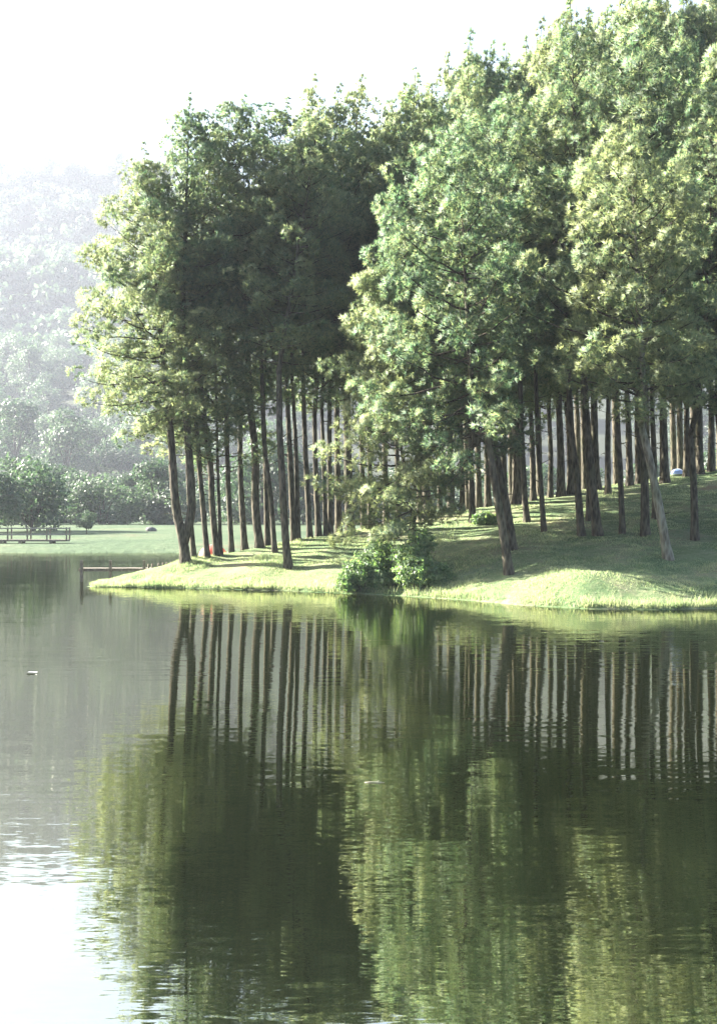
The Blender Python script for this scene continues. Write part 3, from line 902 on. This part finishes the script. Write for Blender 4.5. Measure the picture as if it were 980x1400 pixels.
# footbridge on the far bank
bY = 117.0
bx = lambda p: (p - PW / 2) * bY / F
z_of = lambda py: CAMZ + (HORIZON - py) * bY / F
br = empty('footbridge', (bx(45), bY, float(hill(bx(45), bY))))
tag(br, 'small wooden footbridge with two pale rails on the far bank', 'bridge')
gz = float(hill(bx(45), bY))
xL, xR = bx(-70) - bx(45), bx(92) - bx(45)
mb = MB(); mb.box(((xL + xR) / 2, 0.45, z_of(739) - gz), (xR - xL, 1.3, 0.16)); obj('deck', mb.mesh('deck', M_WOOD), br)
for yy in (-0.2, 1.1):
    for py in (722.5, 731):
        mb = MB(); mb.box(((xL + xR) / 2, yy, z_of(py) - gz), (xR - xL, 0.07, 0.10)); obj('rail', mb.mesh('rail', M_PALEWOOD), br)
    for k in range(7):
        mb = MB(); mb.box((xL + 0.05 + k * (xR - xL - 0.1) / 6, yy + 0.09, (z_of(721) + z_of(739)) / 2 - gz), (0.12, 0.10, z_of(721) - z_of(739))); obj('post', mb.mesh('post', M_WOOD), br)
    for p in (2, 28, -40, 70):
        mb = MB(); mb.box((bx(p) - bx(45), yy + 0.05, (z_of(740) - gz) / 2 - 0.3), (0.25, 0.25, z_of(740) - gz + 0.6)); obj('leg', mb.mesh('leg', M_WOOD), br)

# dark boulder in the meadow
Y = 150.0; X = (206 - PW / 2) * Y / F
V, Q = [], []
th = np.linspace(0, 2 * PI, 13)[:-1]
for k, p in enumerate(np.linspace(-0.4, PI / 2, 6)):
    for a in th:
        w = 1 + 0.12 * math.sin(3 * a + k) + random.uniform(-.05, .05)
        V.append((0.62 * math.cos(a) * math.cos(p) * w, 0.5 * math.sin(a) * math.cos(p) * w, 0.42 * math.sin(p)))
i = np.arange(5)[:, None] * 12; j = np.arange(12)[None, :]
o = obj('boulder', mesh_np('boulder', V, np.stack([i + j, i + (j + 1) % 12, i + 12 + (j + 1) % 12, i + 12 + j], -1).reshape(-1, 4), True, M_ROCK), None, (X, Y, float(hill(X, Y)) + 0.1))
tag(o, 'low dark boulder alone on the misty meadow across the water', 'boulder')

# ------------------------------------------------------------------ trees across the water
def broadleaf(seed, Hh, R, n, size):
    r = np.random.default_rng(seed)
    lob = []
    for k in range(11):
        a = r.uniform(0, 6.28); z = r.uniform(0.35, 0.9); q = R * 0.75 * math.sqrt(max(0.05, 1 - ((z - 0.55) / 0.5) ** 2)) * r.uniform(0.4, 1)
        lob.append((q * math.cos(a), q * math.sin(a), z * Hh, R * r.uniform(0.3, 0.5)))
    lob.append((0, 0, Hh * 0.85, R * 0.4))
    V, Q = leaf_cloud(lob, n, size, seed)
    mb = MB()
    mb.tube([(0, 0, -0.5), (0.1, 0, Hh * .3), (0, 0.1, Hh * .7)], [Hh * .028, Hh * .02, Hh * .008], n=7)
    for l in lob[:7]:
        mb.tube([(0, 0, Hh * .3), (l[0] * .5, l[1] * .5, Hh * .3 + (l[2] - Hh * .3) * .6), l[:3]], [Hh * .012, Hh * .008, Hh * .003], n=4, cap=False)
    return mesh_np('leaves', V, Q, False, M_HILL), mb.mesh('wood', M_BARK, True)


BL = [broadleaf(200 + k, [9, 11, 8, 12, 10][k], [4.2, 4.0, 4.6, 3.6, 4.8][k], 5200, 0.20) for k in range(5)]


def bl_tree(k, loc, s, rot, label, group=None):
    root = empty('broadleaf_tree', loc); root.scale = (s, s, s * random.uniform(0.85, 1.15)); root.rotation_euler = (0, 0, rot)
    tag(root, label, 'tree', group)
    obj('crown', BL[k][0], root); obj('trunk', BL[k][1], root)
    return root


p = px2w(42, 735, 150)
bl_tree(2, (p[0], 150, float(hill(p[0], 150)) - 2.6), 1.15, 0.3, 'broad low rounded tree behind the footbridge')
p = px2w(-15, 735, 146)
bl_tree(4, (p[0], 146, float(hill(p[0], 146)) - 2.4), 1.0, 2.3, 'darker rounded tree overhanging the end of the footbridge')
p = px2w(118, 727, 142)
bl_tree(0, (p[0], 142, float(hill(p[0], 142)) - 0.3), 0.28, 1.1, 'small pale bush alone on the misty meadow')
for (px, Y, k, s) in [(92, 185, 1, 1.1), (130, 194, 0, 1.15), (168, 188, 2, 1.0), (205, 192, 4, 0.95), (238, 186, 3, 0.9), (20, 188, 3, 1.15), (66, 198, 4, 1.1)]:
    q_ = float(stretch(Y)) / Y; Y = float(stretch(Y))
    X = (px - PW / 2) * Y / F
    bl_tree(k, (X, Y, float(hill(X, Y)) - 0.5), s * q_, random.uniform(0, 6), 'misty broadleaf tree at the foot of the slope across the water', 'trees at the foot of the far slope')
for k in range(46):
    Y = 200 + 60 * random.random(); px = -20 + 1040 * ((k + random.random()) / 46) ** 1.25; X = (px - PW / 2) * Y / F
    sc = 1.3 * random.uniform(0.75, 1.25)
    bl_tree(random.randrange(5), (X, Y, float(hill(X, Y)) - 3.4 * sc), sc, random.uniform(0, 6), 'misty rounded bush along the back edge of the meadow', 'bushes behind the meadow')
cnt = 0
for row in range(9):
    Y0 = float(stretch(196 + row * 15))
    q_ = Y0 / (196 + row * 15)
    xs = np.arange(-0.285 * Y0, 0.285 * Y0, 8.5 * q_)
    for X in xs:
        X += random.uniform(-3, 3) * q_; Y = Y0 + random.uniform(-12, 12)
        if X > -0.06 * Y and random.random() < 0.45: continue
        bl_tree(random.randrange(5), (X, Y, float(hill(X, Y)) - 0.6), q_ * random.uniform(0.75, 1.25), random.uniform(0, 6), 'hazy tree among the wood on the slope across the water', 'wood on the near slope')
        cnt += 1
# the wood on the distant slopes reads as one mass
vv, qq, nn = [], [], 0
r = np.random.default_rng(9)
lo = []
for k in range(4):
    lb = [(r.uniform(-3, 3), r.uniform(-3, 3), r.uniform(5, 11), r.uniform(2, 3.4)) for _ in range(6)]
    lo.append(leaf_cloud(lb, 120, 1.3, 300 + k))
Yt = r.uniform(850, 1285, 1700) ; Xt = r.uniform(-0.30, 0.06, 1700) * Yt; Zt = hill(Xt, Yt)
for x, y, z in zip(Xt, Yt, Zt):
    V, Q = lo[r.integers(0, 4)]
    a = r.uniform(0, 6.28); c, s_ = math.cos(a), math.sin(a); sc = r.uniform(1.3, 2.4)
    W = V.copy(); W[:, 0] = (V[:, 0] * c - V[:, 1] * s_) * sc; W[:, 1] = (V[:, 0] * s_ + V[:, 1] * c) * sc; W[:, 2] = V[:, 2] * sc
    vv.append(W + np.array([x, y, z - 3])); qq.append(Q + nn); nn += len(W)
tag(obj('distant_wood', mesh_np('distant_wood', np.concatenate(vv), np.concatenate(qq), False, M_HILL)), 'distant wood covering the hazy mountainside', 'forest', kind='stuff')
for k in range(26):
    px = -12 + k * 9.5 + random.uniform(-4, 4); Y = float(stretch(706)) + random.uniform(-16, 16); X = (px - PW / 2) * Y / F
    bl_tree(random.randrange(5), (X, Y, float(hill(X, Y)) - 1), 2.0 * random.uniform(1.0, 1.75), random.uniform(0, 6), 'tree standing along the skyline of the far ridge', 'trees on the far ridge')

# ------------------------------------------------------------------ morning haze
HZ = (-1000, 1000, -55, 1590, -3.4, 420)
V = [(x, y, z) for x in HZ[0:2] for y in HZ[2:4] for z in HZ[4:6]]
Q = [[0, 1, 3, 2], [4, 6, 7, 5], [0, 4, 5, 1], [2, 3, 7, 6], [0, 2, 6, 4], [1, 5, 7, 3]]
hm = bpy.data.materials.new('haze'); hm.use_nodes = True
hn = hm.node_tree; hn.nodes.clear()
ho = hn.nodes.new('ShaderNodeOutputMaterial'); pv = hn.nodes.new('ShaderNodeVolumePrincipled')
pv.inputs['Color'].default_value = (0.80, 0.86, 1.0, 1); pv.inputs['Density'].default_value = 0.00017; pv.inputs['Anisotropy'].default_value = 0.25
hn.links.new(pv.outputs[0], ho.inputs['Volume'])
hz = obj('haze', mesh_np('haze', V, Q, False, hm))
tag(hz, 'pale morning haze hanging over the lake and hills', 'haze', kind='stuff')
